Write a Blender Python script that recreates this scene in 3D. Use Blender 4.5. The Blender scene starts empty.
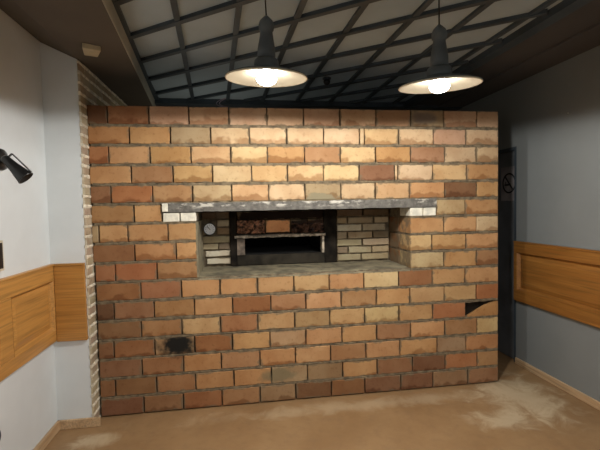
import bpy, bmesh, math, random
from mathutils import Vector, Matrix
random.seed(7)
sc = bpy.context.scene
COL = sc.collection
PI = math.pi

# ------------------------------------------------------------------ helpers
def lin(c):
    o = []
    for v in c:
        v /= 255.0
        o.append(v/12.92 if v <= 0.04045 else ((v+0.055)/1.055)**2.4)
    return o
def rgba(c): return (*lin(c), 1.0)

def tag(o, label=None, cat=None, group=None, kind=None):
    if label: o['label'] = label
    if cat: o['category'] = cat
    if group: o['group'] = group
    if kind: o['kind'] = kind
    return o

def empty(name, loc, label=None, cat=None, group=None, kind=None, rot=(0, 0, 0)):
    o = bpy.data.objects.new(name, None); COL.objects.link(o)
    o.location = loc; o.rotation_euler = rot
    o.empty_display_size = 0.05
    return tag(o, label, cat, group, kind)

def obj(name, bm, mat, parent=None, smooth=False, bevel=0.0, segs=2):
    """link bm (in the parent's local space) as one mesh object"""
    me = bpy.data.meshes.new(name)
    bmesh.ops.recalc_face_normals(bm, faces=bm.faces) if not getattr(bm, 'keepn', False) else None
    bm.to_mesh(me); bm.free()
    o = bpy.data.objects.new(name, me); COL.objects.link(o)
    if mat: me.materials.append(mat)
    if smooth:
        for p in me.polygons: p.use_smooth = True
    if parent: o.parent = parent
    if bevel:
        m = o.modifiers.new('bevel', 'BEVEL'); m.width = bevel; m.segments = segs
        m.limit_method = 'ANGLE'; m.angle_limit = math.radians(40)
    return o

def box(bm, x0, x1, y0, y1, z0, z1):
    v = [bm.verts.new(p) for p in ((x0,y0,z0),(x1,y0,z0),(x1,y1,z0),(x0,y1,z0),(x0,y0,z1),(x1,y0,z1),(x1,y1,z1),(x0,y1,z1))]
    for f in ((0,3,2,1),(4,5,6,7),(0,1,5,4),(1,2,6,5),(2,3,7,6),(3,0,4,7)):
        bm.faces.new([v[i] for i in f])
    return v
def B(*boxes):
    bm = bmesh.new()
    for b in boxes: box(bm, *b)
    return bm
def prism(bm, pts, z0, z1):
    a = [bm.verts.new((x, y, z0)) for x, y in pts]; b = [bm.verts.new((x, y, z1)) for x, y in pts]
    n = len(pts)
    bm.faces.new(a[::-1]); bm.faces.new(b)
    for i in range(n): bm.faces.new((a[i], a[(i+1) % n], b[(i+1) % n], b[i]))
def lathe(bm, prof, n=48, M=None, closed=False):
    rings = []
    for r, z in prof:
        if r < 1e-6: rings.append([bm.verts.new((0, 0, z))])
        else: rings.append([bm.verts.new((r*math.cos(2*PI*i/n), r*math.sin(2*PI*i/n), z)) for i in range(n)])
    pairs = list(zip(rings, rings[1:]))
    if closed: pairs.append((rings[-1], rings[0]))
    for a, b in pairs:
        for i in range(n):
            j = (i+1) % n
            q = [a[i % len(a)], a[j % len(a)], b[j % len(b)], b[i % len(b)]]
            u = []
            for v in q:
                if v not in u: u.append(v)
            if len(u) > 2: bm.faces.new(u)
    if M: bmesh.ops.transform(bm, matrix=M, verts=[v for r in rings for v in r])
def tube(bm, pts, r, n=10):
    pts = [Vector(p) for p in pts]; rings = []
    for i, p in enumerate(pts):
        d = (pts[min(i+1, len(pts)-1)] - pts[max(i-1, 0)]).normalized()
        q = d.to_track_quat('Z', 'Y').to_matrix()
        rings.append([bm.verts.new(p + q @ Vector((r*math.cos(2*PI*k/n), r*math.sin(2*PI*k/n), 0))) for k in range(n)])
    for a, b in zip(rings, rings[1:]):
        for k in range(n): bm.faces.new((a[k], a[(k+1) % n], b[(k+1) % n], b[k]))
    bm.faces.new(rings[0][::-1]); bm.faces.new(rings[-1])

# ------------------------------------------------------------------ materials
class NT:
    def __init__(s, name):
        s.m = bpy.data.materials.new(name); s.m.use_nodes = True
        s.t = s.m.node_tree; s.n = s.t.nodes; s.b = s.n['Principled BSDF']
        s.co = s.n.new('ShaderNodeTexCoord').outputs['Object']
    def set(s, node, k, v):
        i = node.inputs[k]
        if isinstance(v, bpy.types.NodeSocket): s.t.links.new(v, i)
        else: i.default_value = v
    def noise(s, scale, detail=4, rough=0.55, vec=None, dist=0):
        n = s.n.new('ShaderNodeTexNoise'); n.inputs['Scale'].default_value = scale
        n.inputs['Detail'].default_value = detail; n.inputs['Roughness'].default_value = rough
        n.inputs['Distortion'].default_value = dist
        s.t.links.new(vec or s.co, n.inputs['Vector']); return n.outputs['Fac']
    def map(s, sc_, loc=(0, 0, 0), vec=None):
        n = s.n.new('ShaderNodeMapping'); n.inputs['Scale'].default_value = sc_; n.inputs['Location'].default_value = loc
        s.t.links.new(vec or s.co, n.inputs['Vector']); return n.outputs[0]
    def ramp(s, f, a, b):
        n = s.n.new('ShaderNodeMapRange'); s.set(n, 0, f); n.inputs[1].default_value = a; n.inputs[2].default_value = b
        n.interpolation_type = 'SMOOTHSTEP'; return n.outputs[0]
    def math(s, op, a, b=0.0):
        n = s.n.new('ShaderNodeMath'); n.operation = op; s.set(n, 0, a); s.set(n, 1, b); return n.outputs[0]
    def mix(s, f, a, b, mode='MIX'):
        n = s.n.new('ShaderNodeMix'); n.data_type = 'RGBA'; n.blend_type = mode
        s.set(n, 0, f); s.set(n, 6, a); s.set(n, 7, b); return n.outputs[2]
    def attr(s, name):
        n = s.n.new('ShaderNodeAttribute'); n.attribute_name = name; return n
    def sep(s, v):
        n = s.n.new('ShaderNodeSeparateXYZ'); s.t.links.new(v, n.inputs[0]); return n.outputs
    def dist(s, centre, scale):
        """elliptic distance from a place"""
        v = s.map(scale, tuple(-c*k for c, k in zip(centre, scale)))
        n = s.n.new('ShaderNodeVectorMath'); n.operation = 'LENGTH'; s.t.links.new(v, n.inputs[0]); return n.outputs['Value']
    def bump(s, h, strength, d=0.01):
        n = s.n.new('ShaderNodeBump'); n.inputs['Strength'].default_value = strength; n.inputs['Distance'].default_value = d
        s.t.links.new(h, n.inputs['Height']); s.t.links.new(n.outputs[0], s.b.inputs['Normal'])
    def out(s, col, rough=0.6, metal=0.0, spec=None):
        s.set(s.b, 'Base Color', col); s.set(s.b, 'Roughness', rough); s.set(s.b, 'Metallic', metal)
        if spec is not None: s.b.inputs['Specular IOR Level'].default_value = spec
        return s.m

def speckle(name, c, amt=0.12, scale=6, rough=0.7, metal=0.0, bump=0.0, bscale=60, spec=None):
    s = NT(name)
    dark = rgba([v*(1-amt) for v in c]); light = rgba([min(255, v*(1+amt)) for v in c])
    col = s.mix(s.ramp(s.noise(scale), 0.3, 0.7), dark, light)
    if bump: s.bump(s.noise(bscale), bump, 0.004)
    return s.out(col, rough, metal, spec)

def wood(name, c1, c2, along, rough=0.4):
    s = NT(name)
    k = [26, 26, 26]; k['xyz'.index(along)] = 1.6
    g = s.noise(1.0, 6, 0.6, s.map(tuple(k)), 0.6)
    k2 = [90, 90, 90]; k2['xyz'.index(along)] = 3
    g2 = s.noise(1.0, 3, 0.5, s.map(tuple(k2)))
    col = s.mix(s.ramp(g, 0.3, 0.72), rgba(c1), rgba(c2))
    col = s.mix(s.ramp(g2, 0.35, 0.9), col, rgba([v*0.72 for v in c1]))
    s.bump(g2, 0.12, 0.002)
    return s.out(col, rough)

def brick_mat(name, mortar=(118, 104, 82)):
    s = NT(name)
    a = s.attr('bcol'); uv = s.attr('buv')
    u, v, _ = s.sep(uv.outputs['Vector'])[:3]
    n1 = s.noise(14, 5, 0.6); n2 = s.noise(38, 4, 0.6); n3 = s.noise(5, 3)
    col = s.mix(s.ramp(n3, 0.3, 0.7), a.outputs['Color'], s.mix(1.0, a.outputs['Color'], (0.82, 0.74, 0.68, 1), 'MULTIPLY'))
    col = s.mix(s.ramp(n2, 0.52, 0.8), col, s.mix(1.0, col, (0.72, 0.66, 0.6, 1), 'MULTIPLY'))
    # wavy damp line along the lower edge of a brick
    lev = s.math('ADD', v, s.math('MULTIPLY', s.math('SUBTRACT', s.noise(11, 2, .5), 0.5), 1.2))
    st = s.math('SUBTRACT', 1.0, s.ramp(s.math('SUBTRACT', lev, a.outputs['Alpha']), -0.07, 0.13))
    col = s.mix(s.math('MULTIPLY', st, 0.8), col, s.mix(1.0, col, (0.56, 0.45, 0.37, 1), 'MULTIPLY'))
    # mortar smears towards the edges
    ed = s.math('MINIMUM', s.math('MINIMUM', s.math('MULTIPLY', u, 2.0), s.math('MULTIPLY', s.math('SUBTRACT', 1.0, u), 2.0)),
                s.math('MINIMUM', v, s.math('SUBTRACT', 1.0, v)))
    sm = s.math('SUBTRACT', 1.0, s.ramp(s.math('ADD', ed, s.math('MULTIPLY', s.math('SUBTRACT', n1, 0.5), 0.7)), -0.02, 0.06))
    col = s.mix(s.math('MULTIPLY', sm, 0.75), col, rgba(mortar))
    # black scorch mark low on the left, grey mortar splashes under and over the lintel
    d = s.math('ADD', s.dist((0.53, 0, 0.472), (1/0.13, 0.5, 1/0.08)), s.math('MULTIPLY', s.math('SUBTRACT', s.noise(16, 4, .6), 0.5), 1.6))
    col = s.mix(s.math('SUBTRACT', 1.0, s.ramp(d, 0.5, 1.35)), col, (0.012, 0.011, 0.009, 1))
    d2 = s.math('ADD', s.dist((1.58, 0, 1.475), (1/0.16, 0.5, 1/0.075)), s.math('MULTIPLY', s.math('SUBTRACT', n1, 0.5), 1.2))
    col = s.mix(s.math('SUBTRACT', 1.0, s.ramp(d2, 0.75, 0.95)), col, rgba((138, 128, 102)))
    d3 = s.math('ADD', s.dist((1.23, 0, 0.205), (1/0.14, 0.5, 1/0.06)), s.math('MULTIPLY', s.math('SUBTRACT', n1, 0.5), 1.4))
    col = s.mix(s.math('MULTIPLY', s.math('SUBTRACT', 1.0, s.ramp(d3, 0.6, 1.1)), 0.7), col, rgba((120, 112, 86)))
    d4 = s.math('ADD', s.dist((2.38, 0, 2.09), (1/0.12, 0.5, 1/0.05)), s.math('MULTIPLY', s.math('SUBTRACT', n1, 0.5), 1.0))
    col = s.mix(s.math('MULTIPLY', s.math('SUBTRACT', 1.0, s.ramp(d4, 0.5, 1.2)), 0.6), col, rgba((82, 78, 82)))
    s.bump(s.math('ADD', n2, s.math('MULTIPLY', n1, 0.7)), 0.35, 0.004)
    return s.out(col, 0.85, spec=0.25)

M = {}
M['brick'] = brick_mat('clay_brick')
M['mortar'] = speckle('mortar', (112, 99, 78), 0.2, 22, 0.95, bump=0.6, bscale=70)
M['sill_mortar'] = speckle('sill_mortar', (124, 115, 92), 0.22, 9, 0.9, bump=0.4, bscale=50)
M['wall_l'] = speckle('light_grey_paint', (218, 222, 222), 0.02, 2, 0.75, bump=0.05, bscale=200)
M['wall_r'] = speckle('mid_grey_paint', (128, 132, 131), 0.02, 2, 0.7, bump=0.05, bscale=200)
M['plaster'] = speckle('bulkhead_paint', (92, 84, 74), 0.03, 3, 0.8)
M['lit_strip'] = speckle('lit_face_strip', (178, 174, 160), 0.05, 4, 0.75)
M['border'] = speckle('ceiling_border_paint', (84, 81, 80), 0.03, 3, 0.8)
M['tile'] = speckle('ceiling_panel', (172, 188, 198), 0.03, 2.5, 0.85)
M['bar'] = speckle('dark_bar', (62, 72, 80), 0.1, 4, 0.5)
M['woodL'] = wood('honey_wood_left', (204, 150, 80), (190, 134, 66), 'y')
M['woodP'] = wood('honey_wood_column', (196, 142, 72), (178, 122, 56), 'x')
M['woodR'] = wood('oak_wood_right', (164, 112, 52), (146, 94, 40), 'y')
M['skirt'] = wood('skirting_wood', (206, 176, 138), (188, 154, 114), 'y', 0.5)
M['door'] = speckle('dark_door', (98, 101, 104), 0.12, 3, 0.3)
M['black'] = speckle('black_enamel', (26, 26, 26), 0.15, 8, 0.32)
M['void'] = speckle('sooty_black', (14, 13, 12), 0.3, 10, 0.95)
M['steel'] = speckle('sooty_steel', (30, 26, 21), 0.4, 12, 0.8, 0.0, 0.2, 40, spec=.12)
M['plate'] = speckle('grey_steel_plate', (46, 42, 35), 0.3, 9, 0.8, 0.0, spec=.12)
M['lip'] = speckle('scraped_steel_lip', (158, 146, 128), 0.35, 26, 0.5, 0.2, 0.4, 60)
M['jamb'] = speckle('dusty_steel_jamb', (112, 98, 84), 0.3, 16, 0.6, 0.2)
M['white'] = speckle('white_brick', (222, 216, 198), 0.08, 18, 0.85, bump=0.4)
M['enamel'] = speckle('lamp_grey', (98, 106, 110), 0.1, 8, 0.5)
M['chrome'] = speckle('bezel_metal', (58, 60, 62), 0.15, 8, 0.35, 0.6)
M['dial'] = speckle('dial_face', (240, 245, 250), 0.05, 20, 0.4)
M['needle'] = speckle('needle_black', (20, 20, 22), 0.05, 5, 0.5)
M['beige'] = speckle('beige_plastic', (188, 176, 146), 0.05, 5, 0.6)
M['cream'] = speckle('cream_frame', (206, 196, 172), 0.05, 8, 0.6)
M['picture'] = speckle('dark_picture', (30, 28, 26), 0.3, 20, 0.3)
M['vmortar'] = speckle('pale_pointing', (222, 212, 190), 0.12, 24, 0.95, bump=0.5, bscale=60)
M['wire'] = speckle('thin_wire', (150, 140, 158), 0.1, 8, 0.5)
M['sign'] = speckle('sign_black', (9, 9, 10), 0.1, 5, 0.6)
M['sign_bg'] = speckle('sign_plate', (140, 134, 134), 0.1, 9, 0.5)
M['screw'] = speckle('bright_screw', (190, 190, 185), 0.05, 8, 0.3, 0.6)

s = NT('shade_inside'); M['shade'] = s.out(rgba((236, 228, 206)), 0.5)
s = NT('bulb_glow'); s.b.inputs['Base Color'].default_value = (0.9, 0.9, 0.9, 1)
s.b.inputs['Emission Color'].default_value = (1.0, 0.96, 0.88, 1); s.b.inputs['Emission Strength'].default_value = 30
M['bulb'] = s.m

# lintel: grey cement-coated beam with patches of white paint
s = NT('lintel_cement'); n = s.noise(9, 5, 0.65, s.map((1, 1, 3))); n2 = s.noise(40)
c = s.mix(s.ramp(n2, 0.3, 0.7), rgba((88, 84, 78)), rgba((116, 112, 104)))
x, y, z = s.sep(s.co)[:3]
c = s.mix(s.math('MULTIPLY', s.ramp(n, 0.51, 0.62), s.ramp(z, 1.425, 1.465)), c, rgba((204, 198, 184)))
s.bump(n2, 0.4, 0.004); M['lintel'] = s.out(c, 0.75)

# floor: brown worn screed, pale cement dust trodden about in two places
s = NT('floor_screed'); n = s.noise(2.2, 5, 0.6); n2 = s.noise(14, 5, 0.65); n3 = s.noise(70, 3)
c = s.mix(s.ramp(n, 0.3, 0.7), rgba((144, 112, 76)), rgba((160, 128, 90)))
c = s.mix(s.math('MULTIPLY', s.ramp(n2, 0.45, 0.75), 0.5), c, rgba((140, 112, 82)))
for cen, scl, amt in (((3.0, -0.22, 0), (1/0.34, 1/0.42, 1), 0.75), ((2.72, -0.52, 0), (1/0.30, 1/0.16, 1), 0.7), ((0.05, -0.30, 0), (1/0.14, 1/0.10, 1), 0.7), ((1.9, -0.16, 0), (1/1.5, 1/0.10, 1), 0.35)):
    d = s.math('ADD', s.dist(cen, scl), s.math('MULTIPLY', s.math('SUBTRACT', s.noise(6, 6, 0.65, None, 0.8), 0.5), 2.6))
    c = s.mix(s.math('MULTIPLY', s.math('SUBTRACT', 1.0, s.ramp(d, 0.1, 1.15)), amt), c, rgba((206, 188, 156)))
s.bump(n3, 0.12, 0.003)
M['floor'] = s.out(c, s.math('ADD', 0.38, s.math('MULTIPLY', n2, 0.3)), spec=0.4)

# ------------------------------------------------------------------ room
XL, XR, YB, YF, YP = -0.238, 3.405, 1.45, -5.4, -0.106
ZC, ZS = 2.52, 2.40
def edge(y): return 0.302 - 0.088*y      # right edge of the left-hand bulkhead

tag(obj('floor', B((XL-.1, XR+.1, YF, YB, -0.1, 0)), M['floor']), 'brown worn screed floor with patches of pale dust', 'floor', kind='structure')
wl = obj('wall_left', B((XL-.1, XL, YF, YB, 0, 2.75), (XL, -0.024, YP, YB, 0, 2.75)), M['wall_l'])
tag(wl, 'light grey painted wall on the left with a short column by the brick oven', 'wall', kind='structure')
DY0, DY1, DZ = 0.338, 1.20, 1.93
wr = obj('wall_right', B((XR, XR+.1, YF, DY0, 0, 2.75), (XR, XR+.1, DY0, DY1, DZ, 2.75), (XR, XR+.1, DY1, YB, 0, 2.75)), M['wall_r'])
tag(wr, 'mid grey painted wall on the right above and below the wood panelling', 'wall', kind='structure')
tag(obj('wall_back', B((XL-.1, XR+.1, YB, YB+.1, 0, 2.75)), M['wall_r']), 'grey wall behind the free-standing brick oven front', 'wall', kind='structure')
tag(obj('wall_front', B((XL-.1, XR+.1, YF-.1, YF, 0, 2.75)), M['wall_l']), 'light grey wall closing the room opposite the brick oven', 'wall', kind='structure')

# thin brick cladding on the side of the column
def bricklayer():
    bm = bmesh.new(); bm.loops.layers.uv.new('buv'); bm.loops.layers.float_color.new('bcol'); return bm
def brick(bm, x0, x1, z0, z1, y0, y1, col, stain=-1.0, ch=0.004, jit=0.0015, axis='y'):
    """a chamfered brick, its face at y0 (towards -y); colour and own 0..1 coordinates stored on it"""
    uv = bm.loops.layers.uv['buv']; cl = bm.loops.layers.float_color['bcol']
    j = lambda: random.uniform(-jit, jit)
    rings = []
    for (ins, y) in ((ch, y0), (0, y0+ch), (0, y1)):
        rings.append([(x0+ins+j(), y+j()*.5, z0+ins+j()), (x1-ins+j(), y+j()*.5, z0+ins+j()), (x1-ins+j(), y+j()*.5, z1-ins+j()), (x0+ins+j(), y+j()*.5, z1-ins+j())])
    V = [[bm.verts.new(p if axis == 'y' else (-p[1], p[0], p[2])) for p in r] for r in rings]
    P = {v: p for r, q in zip(V, rings) for v, p in zip(r, q)}
    fs = [bm.faces.new(V[0])]
    for a, b in zip(V, V[1:]):
        for i in range(4): fs.append(bm.faces.new((a[i], b[i], b[(i+1) % 4], a[(i+1) % 4])))
    fs.append(bm.faces.new(V[2][::-1]))
    for f in fs:
        for l in f.loops:
            p = P[l.vert]
            l[uv].uv = ((p[0]-x0)/(x1-x0), (p[2]-z0)/(z1-z0))
            l[cl] = (*lin(col), stain)
def vary(c, a=8):
    k = random.uniform(-a, a)
    return [max(8, min(245, v + k + random.uniform(-a*.3, a*.3))) for v in c]

bm = bricklayer(); vm = bmesh.new()
pitch = 0.0665; nrow = 36
for r in range(nrow):
    z0 = 0.004 + r*pitch
    y = YP + 0.002 - (0.11 if r % 2 else 0.0)
    while y < YB - 0.02:
        a, b = max(y, YP+0.002), min(y+0.212, YB-0.005)
        if b - a > 0.03:
            brick(bm, a, b, z0+0.008, z0+pitch-0.008, -(-0.014+random.uniform(-.002, .004)), 0.027, vary((182, 168, 142), 12), -1, 0.005, 0.003, axis='x')
        y += 0.22
brick_v = M['vbrick'] = brick_mat('thin_tan_brick', (196, 186, 164))
clad = obj('brick_cladding', bm, brick_v, wl)
for r in range(nrow+1):      # raised irregular pointing
    zz = min(r*pitch+0.004, 2.395); prev = None
    for k in range(40):
        y = YP + (YB-YP-.004)*k/39
        h = 0.009+random.uniform(-.002, .004); q = -0.0105+random.uniform(0, .005)
        ring = [vm.verts.new((-0.028, y, zz-h)), vm.verts.new((q-0.004, y, zz-h)), vm.verts.new((q, y, zz)), vm.verts.new((q-0.004, y, zz+h)), vm.verts.new((-0.028, y, zz+h))]
        if prev:
            for i in range(4): vm.faces.new((prev[i], prev[i+1], ring[i+1], ring[i]))
        else: vm.faces.new(ring)
        prev = ring
    vm.faces.new(prev[::-1])
obj('mortar_pointing', vm, M['vmortar'], wl)

def bar(bm, p, q, w, z0, z1):
    p, q = Vector((*p, 0)), Vector((*q, 0)); d = (q-p).normalized(); n = Vector((-d.y, d.x, 0))*w/2
    prism(bm, [((p-n).x, (p-n).y), ((q-n).x, (q-n).y), ((q+n).x, (q+n).y), ((p+n).x, (p+n).y)], z0, z1)
# ceiling: panels, a skewed net of dark bars, bulkhead on the left, plain border on the right
ce = obj('ceiling', B((XL-.1, XR+.1, YF, YB, ZC, ZC+.2)), M['tile'])
tag(ce, 'pale ceiling panels under a skewed net of dark bars', 'ceiling', kind='structure')
bm = bmesh.new(); sec = []      # its underside slopes up a little towards the left wall
for y in (YF, YB):
    sec.append([bm.verts.new(p) for p in ((XL, y, ZC+.05), (XL, y, 2.512), (-.02, y, 2.41), (edge(y), y, ZS), (edge(y), y, ZC+.05))])
for i in range(5): bm.faces.new((sec[0][i], sec[0][(i+1) % 5], sec[1][(i+1) % 5], sec[1][i]))
bm.faces.new(sec[0]); bm.faces.new(sec[1][::-1])
bulk = obj('trim_1', bm, M['plaster'])
tag(bulk, 'plain dropped bulkhead along the left side of the ceiling', 'bulkhead', kind='structure')
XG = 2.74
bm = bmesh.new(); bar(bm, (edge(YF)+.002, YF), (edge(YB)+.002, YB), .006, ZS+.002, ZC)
obj('lit_face_strip', bm, M['lit_strip'], bulk)  # light on the bulkhead's side face, put in as a paler strip
bm = bmesh.new()
yb = 1.22; ya = YF
for k in range(-1, 7):        # bars running into the depth
    x0 = 0.633 + 0.336*k
    sl = -0.058 + 0.008*max(k-1, 0)
    f = lambda y: x0 + sl*y
    y0, y1 = ya, yb
    # clip against the bulkhead edge
    yy = [ya + (yb-ya)*i/400 for i in range(401)]
    ok = [y for y in yy if edge(y)+0.015 < f(y) < XG]
    if ok: bar(bm, (f(ok[0]), ok[0]), (f(ok[-1]), ok[-1]), 0.032, ZC-.018, ZC+.01)
sA = math.tan(math.radians(-36.7))
for k in range(-14, 9):       # bars crossing them at a slant
    g = lambda x: -0.745 + 0.402*k + sA*(x-1.0)
    xx = [0 + 2.9*i/400 for i in range(401)]
    ok = [x for x in xx if ya < g(x) < yb and edge(g(x))+0.02 < x < XG]
    if ok: bar(bm, (ok[0], g(ok[0])), (ok[-1], g(ok[-1])), 0.036, ZC-.022, ZC+.01)
obj('grid_bars', bm, M['bar'], ce)
bm = bmesh.new()
bar(bm, (edge(YF)+.014, YF), (edge(YB)+.014, YB), 0.028, ZC-.02, ZC+.01)
box(bm, XG, XG+.085, YF, YB, ZC-.045, ZC+.01)
box(bm, edge(YB)-.02, XR, yb, YB, ZC-.05, ZC+.01)
obj('edge_trim', bm, M['bar'], ce)
bm = B((XG+.085, XR, YF, yb, ZC-.025, ZC+.01)); prism(bm, [(3.12, YF), (XR, YF), (XR, yb), (3.12, yb)], ZC-.04, ZC)
obj('plain_border', bm, M['border'], ce)

# skirting boards
bm = bmesh.new(); box(bm, XL, XL+.018, YF, YP, 0, 0.062); box(bm, XL, 0.03, YP-.018, YP, 0, 0.062)
tag(obj('baseboard_left', bm, M['skirt'], bevel=.004), 'tan wooden skirting along the left wall and round the column', 'baseboard', kind='structure')
tag(obj('baseboard_right', B((XR-.018, XR, YF, DY0-.01, 0, 0.055)), M['skirt'], bevel=.004), 'tan wooden skirting along the right wall', 'baseboard', kind='structure')

# dark door in the right wall beside the oven, with a no smoking sign on it
d = obj('door_1', B((XR+.03, XR+.075, DY0+.03, DY1-.03, 0.004, DZ-.03)), M['door'], bevel=.003)
tag(d, 'dark door in the right wall just behind the brick oven corner', 'door', kind='structure')
obj('door_frame', B((XR+.002, XR+.1, DY0, DY0+.03, 0, DZ), (XR+.002, XR+.1, DY1-.03, DY1, 0, DZ), (XR+.002, XR+.1, DY0+.03, DY1-.03, DZ-.03, DZ)), M['bar'], d)
hm = bmesh.new(); tube(hm, [(XR+.03, DY1-.12, 1.0), (XR-.02, DY1-.12, 1.0), (XR-.02, DY1-.24, 1.0)], .009)
obj('door_handle', hm, M['chrome'], d, True)

sx = XR+.0285
sg = empty('no_smoking_sign', (sx, 0.478, 1.615), 'round crossed-out cigarette sign on the dark door right of the brick wall', 'sign')
def ring_x(bm, ro, ri, x0, x1, n=40):
    V = [[bm.verts.new((x, r*math.cos(2*PI*i/n), r*math.sin(2*PI*i/n))) for i in range(n)] for r, x in ((ro, x1), (ro, x0), (ri, x0), (ri, x1))]
    for a, b in zip(V, V[1:]+V[:1]):
        for i in range(n): bm.faces.new((a[i], a[(i+1) % n], b[(i+1) % n], b[i]))
bm = bmesh.new(); box(bm, 0, .002, -.103, .115, -.16, .15); obj('sign_plate', bm, M['sign_bg'], sg)
bm = bmesh.new(); ring_x(bm, .093, .079, -.002, .0005); obj('prohibition_ring', bm, M['sign'], sg)
bm = bmesh.new(); box(bm, -.002, .0005, -.088, .088, -.007, .007)
bmesh.ops.rotate(bm, verts=bm.verts, matrix=Matrix.Rotation(math.radians(48), 3, 'X')); obj('prohibition_bar', bm, M['sign'], sg)
bm = bmesh.new(); box(bm, -.0015, .0005, -.02, .062, -.022, -.006); box(bm, -.0015, .0005, .045, .052, -.004, .016); obj('cigarette', bm, M['sign'], sg)

# ------------------------------------------------------------------ wood panelling
def panel(label, wallx, sgn, y0, y1, z0, z1, fields, mat, th=.03):
    """a run of framed panelling on a side wall; sgn = +1 faces +x"""
    t = empty('wainscot_panel', (wallx, (y0+y1)/2, z0), label, 'wall panel', 'wooden dado panels')
    ox, oy, oz = t.location
    X = lambda a, b: (min(sgn*a, sgn*b), max(sgn*a, sgn*b))
    bm = bmesh.new(); fz0, fz1 = fields[0][2], fields[0][3]
    box(bm, *X(0, th), y0-oy, y1-oy, 0, fz0-oz); box(bm, *X(0, th), y0-oy, y1-oy, fz1-oz, z1-oz)
    ys = sorted([y0, y1] + [v for f in fields for v in f[:2]])
    for a, b in zip(ys[::2], ys[1::2]): box(bm, *X(0, th), a-oy, b-oy, fz0-oz, fz1-oz)
    obj('frame', bm, mat, t, bevel=.004)
    obj('top_cap', B((*X(0, th+.006), y0-oy, y1-oy, z1-oz, z1-oz+.014)), mat, t, bevel=.004)
    for a, b, c, d in fields:
        bm = bmesh.new()
        o = [(a, c), (b, c), (b, d), (a, d)]; i1 = .018; i2 = .055
        lv = [(0, th*.98), (.012, th*.25), (i1, th*.12), (i2, th*.55)]
        V = [[bm.verts.new((sgn*h, (a+k if n in (0, 3) else b-k)-oy, (c+k if n < 2 else d-k)-oz)) for n in range(4)] for k, h in lv]
        for p, q in zip(V, V[1:]):
            for n in range(4): bm.faces.new((p[n], p[(n+1) % 4], q[(n+1) % 4], q[n]))
        bm.faces.new(V[-1]); obj('field_panel', bm, mat, t)
    return t
panel('honey wood panel with framed fields on the left grey wall under the spotlight', XL, 1, -3.6, YP-.002, .595, 1.085,
      [(-.625-.61*k, -.135-.61*k, .67, .99) for k in range(5)], M['woodL'], .026)
panel('oak panel with a long framed field on the right grey wall beside the dark door', XR, -1, -3.6, .328, .575, 1.085,
      [(-1.10, .285, .675, 1.0), (-2.6, -1.2, .675, 1.0)], M['woodR'], .034)
t = empty('wainscot_panel', (-.12, YP, .59), 'short plain honey wood panel across the column left of the brick wall', 'wall panel', 'wooden dado panels')
obj('board', B((XL+.028+.12, -.026+.12, -.024, 0, 0, .495)), M['woodP'], t, bevel=.003)
obj('top_cap', B((XL+.034+.12, -.026+.12, -.030, 0, .495, .509)), M['woodP'], t, bevel=.003)

# ------------------------------------------------------------------ brick oven
W, H, NC = 3.0, 2.15, 16
CP = H/NC
oven = empty('brick_oven', (0, 0, 0), 'wide free-standing brick wall with an oven mouth in a recess', 'oven')
PAL = dict(t=(204, 176, 138), p=(194, 160, 128), o=(190, 148, 102), y=(204, 176, 128), r=(170, 116, 78), b=(146, 108, 76), d=(116, 84, 60), g=(168, 146, 112))
ROWS = {
 1: ([.117,.386,.653,.928,1.195,1.461,1.733,2.008,2.28,2.547,2.818], 'd rb p p p p p p pb g p p'),
 2: ([.252,.523,.797,1.068,1.336,1.607,1.88,1.916,2.183,2.462,2.728], 'ro o g t t t t t y t p t'),
 3: ([.115,.384,.658,.934,1.192,1.463,1.732,2.002,2.277,2.553,2.815], 'ro o o ot y o ob y o pb t t'),
 4: ([.256,.533,.803,1.077,1.336,1.602,1.873,2.149,2.175,2.454,2.733], 'o ob oy ty y y y db t t yo o'),
 5: ([.119,.392,.662,.933,1.197,1.462,1.732,1.997,2.266,2.552,2.818], 'b r ob gt ot t g t to o db o'),
 6: ([.265], 'ob o'), 7: ([.031,.218,.487], 'g o o o'), 8: ([.26,.537], 'b o o'), 9: ([.128,.403], 'rb r ob'),
 10: ([.291,.565,.833,1.099,1.366,1.632,1.899,2.173,2.447,2.72], 'rb rb o o o oy o y rb o o'),
 11: ([.11,.375,.651,.918,1.193,1.453,1.721,1.995,2.264,2.546,2.814], 'd b bo o rb ob o bo o oy yo r'),
 12: ([.285,.561,.829,1.096,1.367,1.632,1.902,2.175,2.448,2.724], 'b bo yo rb yo go yo y o r X'),
 13: ([.099,.371,.644,.91,1.181,1.448,1.722,1.995,2.266,2.547,2.821], 'b rb go rb o og o o ob o bo y'),
 14: ([.28,.563,.827,1.105,1.367,1.633,1.908,2.179,2.484,2.725], 'b rb o bo o o ob o o gb ro'),
 15: ([.099,.374,.642,.913,1.186,1.455,1.724,1.995,2.279,2.55,2.821], 'b b bo o o g bg o b bd r bo'),
 16: ([.284,.554,.825,1.099,1.365,1.635,1.896,2.184,2.447,2.741], 'db b rb bo bg db b db bd bg b'),
}
RIGHT = {6: (2.482, [2.721], 'yg o'), 7: (2.267, [2.544, 2.817], 'o o t'), 8: (2.267, [2.445, 2.725], 'y o o'), 9: (2.267, [2.543, 2.815], 'gy o ob')}
LEND = {6: .450, 7: .681, 8: .681, 9: .681}
def mixc(code):
    cs = [PAL[c] for c in code]
    return [sum(v)/len(cs) for v in zip(*cs)]
bm = bricklayer()
G, GV = 0.0085, 0.004
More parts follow.
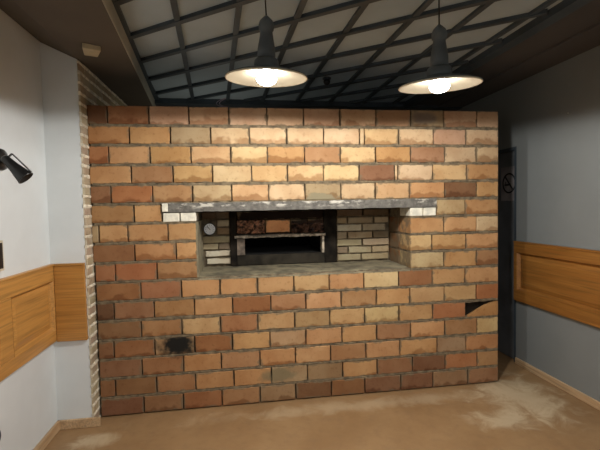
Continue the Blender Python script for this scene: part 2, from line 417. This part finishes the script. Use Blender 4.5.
for k in range(1, NC+1):
    z1 = H-(k-1)*CP; z0 = z1-CP
    runs = [(0.0, ROWS[k][0], LEND.get(k, W), ROWS[k][1].split())]
    if k in RIGHT: runs.append((RIGHT[k][0], RIGHT[k][1], W, RIGHT[k][2].split()))
    for a, js, b, codes in runs:
        xs = [a]+js+[b]
        for i, (p, q) in enumerate(zip(xs, xs[1:])):
            dep = 0.12
            if p < .01 or q > W-.01: dep = 0.24
            if k in (7, 8, 9) and (abs(q-.681) < .01 or abs(p-2.267) < .01): dep = 0.21
            if codes[i] == 'X': continue
            stain = random.choice([-.5, .05, .12, .22, .3]) if k < 10 else random.choice([-.6, -.5, .02, .1])
            brick(bm, p+(-.012 if p < .01 and k < 9 else 0 if p < .01 else GV), q-(0 if q > W-.01 else GV), z0+G, z1-(.002 if k == 1 else G), random.uniform(-.002, .002), dep, vary(mixc(codes[i]), 7), stain)
    # the inner bricks of the recess jambs
    if k in (7, 8, 9):
        for xa, xb in ((.45, .681), (2.267, 2.50)):
            brick(bm, xa, xb, z0+G, z1-G, 0.222, 0.44, vary(mixc('bd'), 7), -.5)
# the broken brick at the right end: only a curved sliver of its face is left
z1 = H-11*CP; z0 = z1-CP
uv = bm.loops.layers.uv['buv']; cl = bm.loops.layers.float_color['bcol']
pr = [(2.735, z0+G), (2.998, z0+G), (2.998, z1-G-.004), (2.95, z1-G-.014), (2.895, z1-G-.034), (2.84, z1-G-.062), (2.79, z0+G+.028), (2.75, z0+G+.008)]
fa = [bm.verts.new((x, 0, z)) for x, z in pr]; ba = [bm.verts.new((x+.0, .12, z)) for x, z in pr]
fs = [bm.faces.new(fa), bm.faces.new(ba[::-1])]
for i in range(len(pr)): fs.append(bm.faces.new((fa[i], ba[i], ba[(i+1) % len(pr)], fa[(i+1) % len(pr)])))
for f in fs:
    for l in f.loops:
        l[uv].uv = ((l.vert.co.x-2.735)/.265, (l.vert.co.z-z0)/CP); l[cl] = (*lin((176, 132, 84)), -.5)
obj('brickwork', bm, M['brick'], oven)

# mortar core behind the bricks and irregular beds between the courses
bm = bmesh.new()
yc = 0.04
box(bm, -.018, .672, yc, .24, 0, H-.01); box(bm, 2.276, W-.004, yc, .24, 0, H-.01)
box(bm, .672, 2.276, yc, .24, 0, .942); box(bm, .672, 2.276, yc, .24, 1.482, H-.01)
box(bm, .45, .672, .24, .46, .9, 1.5); box(bm, 2.276, 2.5, .24, .46, .9, 1.5); box(bm, .45, 2.5, .12, .46, 1.482, 1.52)
box(bm, .45, 2.5, .24, .46, .84, .942)
for k in range(1, NC):
    zk = H-k*CP
    spans = [(0.003, W-.003)]
    if k in (6, 7, 8): spans = [(0.003, .676), (2.272, W-.003)]
    if k == 5: spans = [(.003, .44), (.44, 2.49), (2.49, W-.003)]
    for a, b in spans:
        n = max(6, int((b-a)/.022)); prev = None; base = random.uniform(-.0005, .002)
        lo = 0.010
        for i in range(n+1):
            x = a+(b-a)*i/n
            up = .0085+random.uniform(-.003, .0035); lo += random.uniform(-.003, .003); lo = max(.007, min(.016, lo))
            y = base+random.uniform(-.002, .0015)
            zu, zl = (zk+up, zk-lo)
            if k == 5 and a > .4 and b < 2.6: zl = zk - .004
            ring = [bm.verts.new((x, .042, zl)), bm.verts.new((x, y+.002, zl)), bm.verts.new((x, y, zk)), bm.verts.new((x, y+.002, zu)), bm.verts.new((x, .042, zu))]
            if prev:
                for j in range(4): bm.faces.new((prev[j], ring[j], ring[j+1], prev[j+1]))
            else: bm.faces.new(ring[::-1])
            prev = ring
        bm.faces.new(prev)
obj('mortar', bm, M['mortar'], oven)
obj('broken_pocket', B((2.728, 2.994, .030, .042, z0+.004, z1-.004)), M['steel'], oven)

# lintel, white bricks under its ends, sill
bm = bmesh.new()
prev = None; n = 60
for i in range(n+1):
    x = .452+(2.479-.452)*i/n
    r = lambda a: random.uniform(-a, a)
    ring = [bm.verts.new((x, -.012+r(.002), 1.417+r(.002))), bm.verts.new((x, -.014+r(.002), 1.479+r(.003))), bm.verts.new((x, .11, 1.482)), bm.verts.new((x, .11, 1.417))]
    if prev:
        for j in range(4): bm.faces.new((prev[j], prev[(j+1) % 4], ring[(j+1) % 4], ring[j]))
    else: bm.faces.new(ring)
    prev = ring
bm.faces.new(prev[::-1])
tag(obj('lintel', bm, M['lintel'], oven), 'grey cement-coated lintel with flecks of white paint')
bm = bmesh.new(); prev = None
for i in range(13):
    yy = .003+.437*i/12
    ring = [bm.verts.new((.676, yy, .95)), bm.verts.new((.687+random.uniform(-.002, .003), yy, .95)), bm.verts.new((.686+random.uniform(-.002, .003), yy, 1.15)), bm.verts.new((.686+random.uniform(-.002, .002), yy, 1.345)), bm.verts.new((.676, yy, 1.345))]
    if prev:
        for k in range(5): bm.faces.new((prev[k], prev[(k+1) % 5], ring[(k+1) % 5], ring[k]))
    else: bm.faces.new(ring)
    prev = ring
bm.faces.new(prev[::-1]); obj('mortar_render', bm, M['sill_mortar'], oven)
obj('recess_ceiling', B((.69, 2.26, .111, .44, 1.42, 1.481)), M['steel'], oven)
for a, b, c, e in ((.458, .568, 1.350, 1.411), (.576, .680, 1.350, 1.411), (2.268, 2.368, 1.350, 1.412), (2.376, 2.476, 1.350, 1.412)):
    tag(obj('half_brick', B((a, b, -.004, .2, c, e)), M['white'], oven, bevel=.004), 'white half brick under the lintel end')
tag(obj('half_brick', B((.454, .494, -.02, .1, 1.420, 1.478)), M['white'], oven, bevel=.005), 'white half brick under the lintel end')
bm = bmesh.new(); nx, ny = 50, 10
V = [[bm.verts.new((.683+1.582*i/nx, -.001+.441*j/ny, .951+.010*j/ny+random.uniform(-.003, .003)+(-.012 if j == 0 else 0))) for j in range(ny+1)] for i in range(nx+1)]
for i in range(nx):
    for j in range(ny): bm.faces.new((V[i][j], V[i+1][j], V[i+1][j+1], V[i][j+1]))
fr = [bm.verts.new((v[0].co.x, -.001, .93)) for v in V]
for i in range(nx): bm.faces.new((fr[i], fr[i+1], V[i+1][0], V[i][0]))
obj('sill', bm, M['sill_mortar'], oven, True)

# thin bricks closing the recess on both sides of the oven front
def thin(bm, x0, x1, z0, z1, y0=.425, c=(136, 124, 98)):
    brick(bm, x0, x1, z0, z1, y0+random.uniform(-.004, .004), .50, vary(c, 9), -.6, .005, .003)
cl_, pale, dk = (168, 154, 124), (214, 206, 182), (130, 114, 92)  # dk also puts the lintel's shade into the top course
bm = bricklayer()
hx = .684; x1 = .903
for (a, b, c, e, cc) in ((hx, .79, 1.355, 1.41, dk), (.797, x1, 1.355, 1.41, dk), (.80, x1, 1.288, 1.345, cl_), (.80, x1, 1.222, 1.280, (150, 128, 96)),
                        (hx, .71, 1.222, 1.30, cl_), (hx, x1, 1.158, 1.213, cl_), (hx, .805, 1.104, 1.149, cl_), (.812, x1, 1.104, 1.149, dk),
                        (.705, x1, 1.045, 1.092, pale), (.715, x1, .985, 1.030, pale)):
    thin(bm, a, b, c, e, .425, cc)
obj('thin_bricks', bm, M['brick'], oven)
bm = bricklayer()
rows = [(1.352, 1.408, [1.795, 2.03, 2.262], (dk, dk)), (1.287, 1.340, [1.795, 1.89, 2.125, 2.262], (cl_, cl_, cl_)), (1.222, 1.277, [1.795, 2.02, 2.235], (pale, (176, 166, 140))),
        (1.160, 1.214, [1.795, 1.89, 2.115, 2.262], (cl_, cl_, dk)), (1.096, 1.150, [1.795, 2.02, 2.262], (cl_, cl_)), (1.034, 1.087, [1.795, 1.895, 2.105, 2.262], (dk, cl_, cl_)), (.972, 1.025, [1.795, 2.01, 2.262], (cl_, cl_))]
for a, b, xs, cs in rows:
    for i, (p, q) in enumerate(zip(xs, xs[1:])): thin(bm, p+.006, q-.006, a, b, .425, cs[i])
obj('thin_bricks', bm, M['brick'], oven)
obj('recess_backing', B((.672, .903, .455, .50, .94, 1.44), (1.79, 2.276, .455, .50, .94, 1.44), (.903, 1.79, .49, .50, 1.21, 1.44)), M['mortar'], oven)

# oven front of sooty steel: plate, lip, jambs, bricks over the mouth, dark chamber
of = obj('oven_front', B((.903, .956, .405, .47, .965, 1.41), (1.685, 1.79, .405, .47, .965, 1.41), (.956, 1.685, .455, .48, 1.20, 1.41)), M['steel'], oven, bevel=.004)
obj('bottom_plate', B((.956, 1.685, .41, .46, .965, 1.048)), M['plate'], of, bevel=.004)
bm = bmesh.new(); prev = None
for i in range(41):
    x = .94+(1.69-.94)*i/40; r = lambda a: random.uniform(-a, a)
    ring = [bm.verts.new((x, .385+r(.004), 1.192+r(.003))), bm.verts.new((x, .385+r(.004), 1.212+r(.004))), bm.verts.new((x, .46, 1.215)), bm.verts.new((x, .46, 1.192))]
    if prev:
        for j in range(4): bm.faces.new((prev[j], prev[(j+1) % 4], ring[(j+1) % 4], ring[j]))
    else: bm.faces.new(ring)
    prev = ring
bm.faces.new(prev[::-1]); obj('mouth_lip', bm, M['lip'], of)
obj('jamb', B((.958, 1.022, .40, .46, 1.05, 1.19)), M['jamb'], of, bevel=.003)
obj('jamb', B((1.662, 1.682, .395, .46, 1.05, 1.19)), M['lip'], of, bevel=.003)
bm = bricklayer()
for a, b, c in ((.962, 1.07, (84, 66, 52)), (1.076, 1.19, (108, 80, 60)), (1.197, 1.40, (240, 176, 122)), (1.408, 1.54, (52, 42, 34)), (1.546, 1.682, (64, 48, 36))):
    brick(bm, a, b, 1.228, 1.330, .425, .452, c, -.6, .004, .003)
brick(bm, .962, 1.682, 1.338, 1.405, .43, .452, (40, 30, 24), -.6)  # near-black course: shadow under the lintel painted into the brick colour
obj('sooty_shaded_bricks', bm, M['brick'], of)
M['foil'] = speckle('sooty_foil', (138, 104, 82), 0.7, 34, 0.5, 0.0)
M['foil_dark'] = speckle('burnt_foil', (84, 62, 50), 0.8, 30, 0.5, 0.0)
for xa, xb, za, zb, mm in ((.962, 1.185, 1.226, 1.335, 'foil'), (1.412, 1.68, 1.218, 1.30, 'foil_dark')):
    bm = bmesh.new(); V = [[bm.verts.new((xa+(xb-xa)*i/14+random.uniform(-.004, .004), .412+random.uniform(-.014, .012), za+(zb-za)*j/7+random.uniform(-.004, .004))) for j in range(8)] for i in range(15)]
    for i in range(14):
        for j in range(7): bm.faces.new((V[i][j], V[i+1][j], V[i+1][j+1], V[i][j+1]))
    bmesh.ops.solidify(bm, geom=bm.faces[:], thickness=.002)
    tag(obj('crumpled_foil', bm, M[mm], of), 'crumpled sooty foil over the oven mouth')
bm = bmesh.new()      # the firing chamber: five inner faces of a vaulted box
prof = [(1.0, 1.046), (1.0, 1.19), (1.1, 1.30), (1.35, 1.36), (1.6, 1.30), (1.69, 1.19), (1.69, 1.046)]
fa = [bm.verts.new((x, .47 if z < 1.2 else .51, z)) for x, z in prof]; bb = [bm.verts.new((x, 1.15, z)) for x, z in prof]
for i in range(len(prof)): bm.faces.new((fa[i], fa[(i+1) % len(prof)], bb[(i+1) % len(prof)], bb[i]))
bm.faces.new(bb); obj('firing_chamber', bm, M['void'], of)

th = empty('thermometer', (.744, .40, 1.272)); th.parent = oven
RX = Matrix.Rotation(PI/2, 4, 'X')
bm = bmesh.new(); lathe(bm, [(0, -.03), (.048, -.03), (.050, .004), (.048, .008), (.045, .008), (.044, .003), (0, .003)], 36, RX); obj('bezel', bm, M['chrome'], th, True)
bm = bmesh.new(); lathe(bm, [(0, .0045), (.044, .0045)], 36, RX); obj('dial', bm, M['dial'], th)
bm = B((-.002, .002, -.0065, -.005, -.008, .03)); bmesh.ops.rotate(bm, verts=bm.verts, matrix=Matrix.Rotation(-.7, 3, 'Y'))
for k in range(9):
    a = -2.2+k*.55; q = bmesh.new(); 
    v = box(bm, -.001, .001, -.006, -.005, .029, .036); bmesh.ops.rotate(bm, verts=v, matrix=Matrix.Rotation(a, 3, 'Y')); q.free()
obj('needle', bm, M['needle'], th)

bm = bmesh.new()
P = [(.86+.018*t+.028*math.cos(5.2*t), .03+.01*math.sin(3*t), 2.158+.030*(1-math.cos(5.2*t*.5))*abs(math.sin(t*1.2+.3))) for t in [i*.06 for i in range(40)]]
tube(bm, P, .0022, 6)
tag(obj('wire_loop', bm, M['wire'], None, True), 'small loop of thin wire on the top edge of the brick wall', 'wire')

# ------------------------------------------------------------------ pendant lamps
def pendant(loc, rot, label):
    t = empty('pendant_lamp', loc, label, 'lamp', 'industrial pendant lamps', rot=rot)
    R = .189; t.scale = (1.055,)*3
    bm = bmesh.new(); lathe(bm, [(.052, .038), (.10, .029), (.155, .016), (R, .004), (R+.003, .001), (R+.003, -.003), (R, -.004), (.186, -.002), (.152, .010), (.10, .023), (.050, .032)], 64, closed=True)
    sh = obj('shade', bm, M['shade'], t, True)
    bm = bmesh.new(); lathe(bm, [(0, .041), (.056, .039), (.10, .0305), (.155, .018), (R+.001, .0062), (.155, .020), (.10, .033), (.058, .042), (.0, .044)], 64); obj('shade_top', bm, M['enamel'], t, True)
    bm = bmesh.new(); lathe(bm, [(0, .042), (.056, .042), (.058, .052), (.056, .078), (.046, .088), (0, .088)], 32); obj('collar', bm, M['enamel'], t, True)
    bm = bmesh.new(); lathe(bm, [(0, .086), (.042, .086), (.041, .13), (.033, .175), (.028, .208), (.034, .213), (.036, .235), (.030, .255), (.016, .269), (.006, .278), (0, .279)], 32); obj('neck', bm, M['enamel'], t, True)
    bm = bmesh.new(); lathe(bm, [(0, -.034), (.022, -.031), (.040, -.021), (.048, -.006), (.043, .010), (.030, .024), (.022, .031), (.020, .038), (0, .038)], 32); obj('bulb', bm, M['bulb'], t, True)
    Mi = Matrix.LocRotScale(Vector(loc), t.rotation_euler.to_quaternion(), Vector(t.scale)).inverted()
    top = Mi @ Vector((loc[0], loc[1], ZC)); rose = Mi @ Vector((loc[0], loc[1], ZC-.02))
    bm = bmesh.new(); a = Vector((0, 0, .275)); tube(bm, [a.lerp(top, i/6) for i in range(7)], .0035, 8); obj('cord', bm, M['black'], t, True)
    l = bpy.data.lights.new('lamp_light', 'SPOT'); l.energy = 80; l.spot_size = math.radians(180); l.spot_blend = .10; l.shadow_soft_size = .035; l.color = (1.0, .98, .945)
    lo = bpy.data.objects.new('lamp_light', l); COL.objects.link(lo); lo.location = (loc[0], loc[1], loc[2]-.046); lo.rotation_euler = rot
    return t
pendant((1.1336, -.901, 2.075), (math.radians(5), math.radians(.8), 0), 'level white shaded pendant lamp left, hanging over the middle of the brick wall')
pendant((2.004, -.981, 2.036), (math.radians(5), math.radians(-2.5), 0), 'tilted white shaded pendant lamp nearer the right wall')

# ------------------------------------------------------------------ small fittings
sp = empty('wall_spotlight', (XL, -.64, 1.688), 'black adjustable spotlight fixed to the left wall above the wood panel', 'spotlight')
RY = Matrix.Rotation(PI/2, 4, 'Y')
bm = bmesh.new(); lathe(bm, [(0, 0), (.055, 0), (.057, .012), (.052, .024), (.03, .03), (0, .031)], 32, RY); o = obj('wall_plate', bm, M['black'], sp, True); o.location = (0, .01, .022)
bm = bmesh.new(); tube(bm, [(.025, .005, .015), (.055, -.03, .004), (.082, -.06, .008)], .010, 12); obj('arm', bm, M['black'], sp, True)
aim = Vector((.080, .005, -.088)).normalized(); Q = aim.to_track_quat('Z', 'Y').to_matrix().to_4x4(); Q = Q @ Matrix.Scale(.85, 4); Q.translation = Vector((.072, -.062, .014))
bm = bmesh.new(); lathe(bm, [(0, -.022), (.016, -.020), (.024, -.008), (.026, .02), (.030, .06), (.040, .11), (.047, .145), (.048, .150), (.043, .150), (.037, .11), (.0, .09)], 32, Q); obj('lamp_head', bm, M['black'], sp, True)
bm = bmesh.new(); v = box(bm, -.012, .012, .046, .050, .0, .140); v += box(bm, -.012, .012, .018, .050, -.004, .0); bmesh.ops.transform(bm, matrix=Q, verts=bm.verts); obj('bracket_strap', bm, M['black'], sp, bevel=.001)

pf = empty('picture_frame', (XL, -.84, 1.14), 'dark picture in a thin pale frame at the left edge, above the wood panel', 'picture')
obj('frame', B((0, .018, -.18, -.168, 0, .155), (0, .018, .168, .18, 0, .155), (0, .018, -.168, .168, 0, .012), (0, .018, -.168, .168, .143, .155)), M['cream'], pf, bevel=.002)
obj('picture', B((0, .02, -.168, .168, .012, .143)), M['picture'], pf)

so = empty('wall_socket', (XL, -.785, .325), 'dark round socket low on the left wall under the wood panel', 'socket')
bm = bmesh.new(); lathe(bm, [(0, 0), (.042, 0), (.042, .006), (.036, .010), (.020, .010), (.018, .004), (0, .004)], 28, RY); obj('cover', bm, M['bar'], so, True)

jb = empty('ceiling_box', (.140, -.335, ZS+.004), 'small beige box on the dark soffit above the thin brick column', 'box', rot=(0, 0, .35)); jb.scale = (.82, .9, .9)
bm = bmesh.new(); prism(bm, [(-.06, -.07), (.06, -.055), (.045, .07), (-.045, .07)], -.035, 0); obj('housing', bm, M['beige'], jb, bevel=.006)
obj('cover', B((-.03, .03, -.035, .035, -.039, -.034)), M['beige'], jb, bevel=.002)

de = empty('ceiling_detector', (1.742, .47, ZC), 'small dark detector hanging from the ceiling panel between the two lamps', 'detector')
bm = bmesh.new(); lathe(bm, [(0, 0), (.035, 0), (.036, -.012), (.030, -.018), (0, -.018)], 28); obj('base', bm, M['bar'], de, True)
bm = bmesh.new(); lathe(bm, [(0, -.016), (.026, -.018), (.030, -.035), (.022, -.055), (.010, -.066), (0, -.068)], 28); obj('dome', bm, M['black'], de, True)

bm = bmesh.new(); lathe(bm, [(0, .010), (.006, .008), (.0065, .006), (.003, .005), (.003, 0), (0, 0)], 14, Matrix.Rotation(-PI/2, 4, 'Y'))
o = obj('wall_screw', bm, M['screw'], None, True); o.location = (XR, -.237, 2.088)
tag(o, 'tiny bright screw head high on the right grey wall', 'screw')

# ------------------------------------------------------------------ light: unseen fill spots added behind the camera, small light behind the brick wall
def lamp(name, loc, e, r, c, kind='SPOT'):
    l = bpy.data.lights.new(name, kind); l.energy = e
    if kind == 'SPOT': l.spot_size = PI; l.spot_blend = .25
    l.shadow_soft_size = r; l.color = c
    o = bpy.data.objects.new(name, l); COL.objects.link(o); o.location = loc; return o
lamp('fill_light', (1.7, -3.6, 2.1), 76, .15, (1.0, .99, .97))
lamp('fill_light', (2.4, -4.0, 2.1), 66, .15, (1.0, .99, .97))
lamp('back_light', (.75, .95, 1.85), 3.0, .12, (1.0, .93, .78), 'POINT')
w = bpy.data.worlds.new('world'); sc.world = w; w.use_nodes = True
w.node_tree.nodes['Background'].inputs[0].default_value = (.5, .55, .6, 1); w.node_tree.nodes['Background'].inputs[1].default_value = .02

# ------------------------------------------------------------------ camera
cam = bpy.data.cameras.new('camera'); co = bpy.data.objects.new('camera', cam); COL.objects.link(co)
f, yaw, pit, rol = 408.96, .1470, -.0440, -.0198
cam.sensor_fit = 'HORIZONTAL'; cam.sensor_width = 36.0; cam.lens = 36.0*f/600.0; cam.clip_start = .01
fw = Vector((math.sin(yaw)*math.cos(pit), math.cos(yaw)*math.cos(pit), math.sin(pit))); rt = Vector((math.cos(yaw), -math.sin(yaw), 0)); up = rt.cross(fw)
r2 = rt*math.cos(rol)+up*math.sin(rol); u2 = up*math.cos(rol)-rt*math.sin(rol)
m = Matrix((r2, u2, -fw)).transposed().to_4x4(); m.translation = Vector((.9823, -2.9566, 1.4352))
co.matrix_world = m; sc.camera = co
vs = sc.view_settings
sc.display_settings.display_device = 'sRGB'
vs.view_transform = 'Standard'; vs.look = 'None'; vs.gamma = 1.0; vs.use_curve_mapping = False; vs.exposure = -0.55
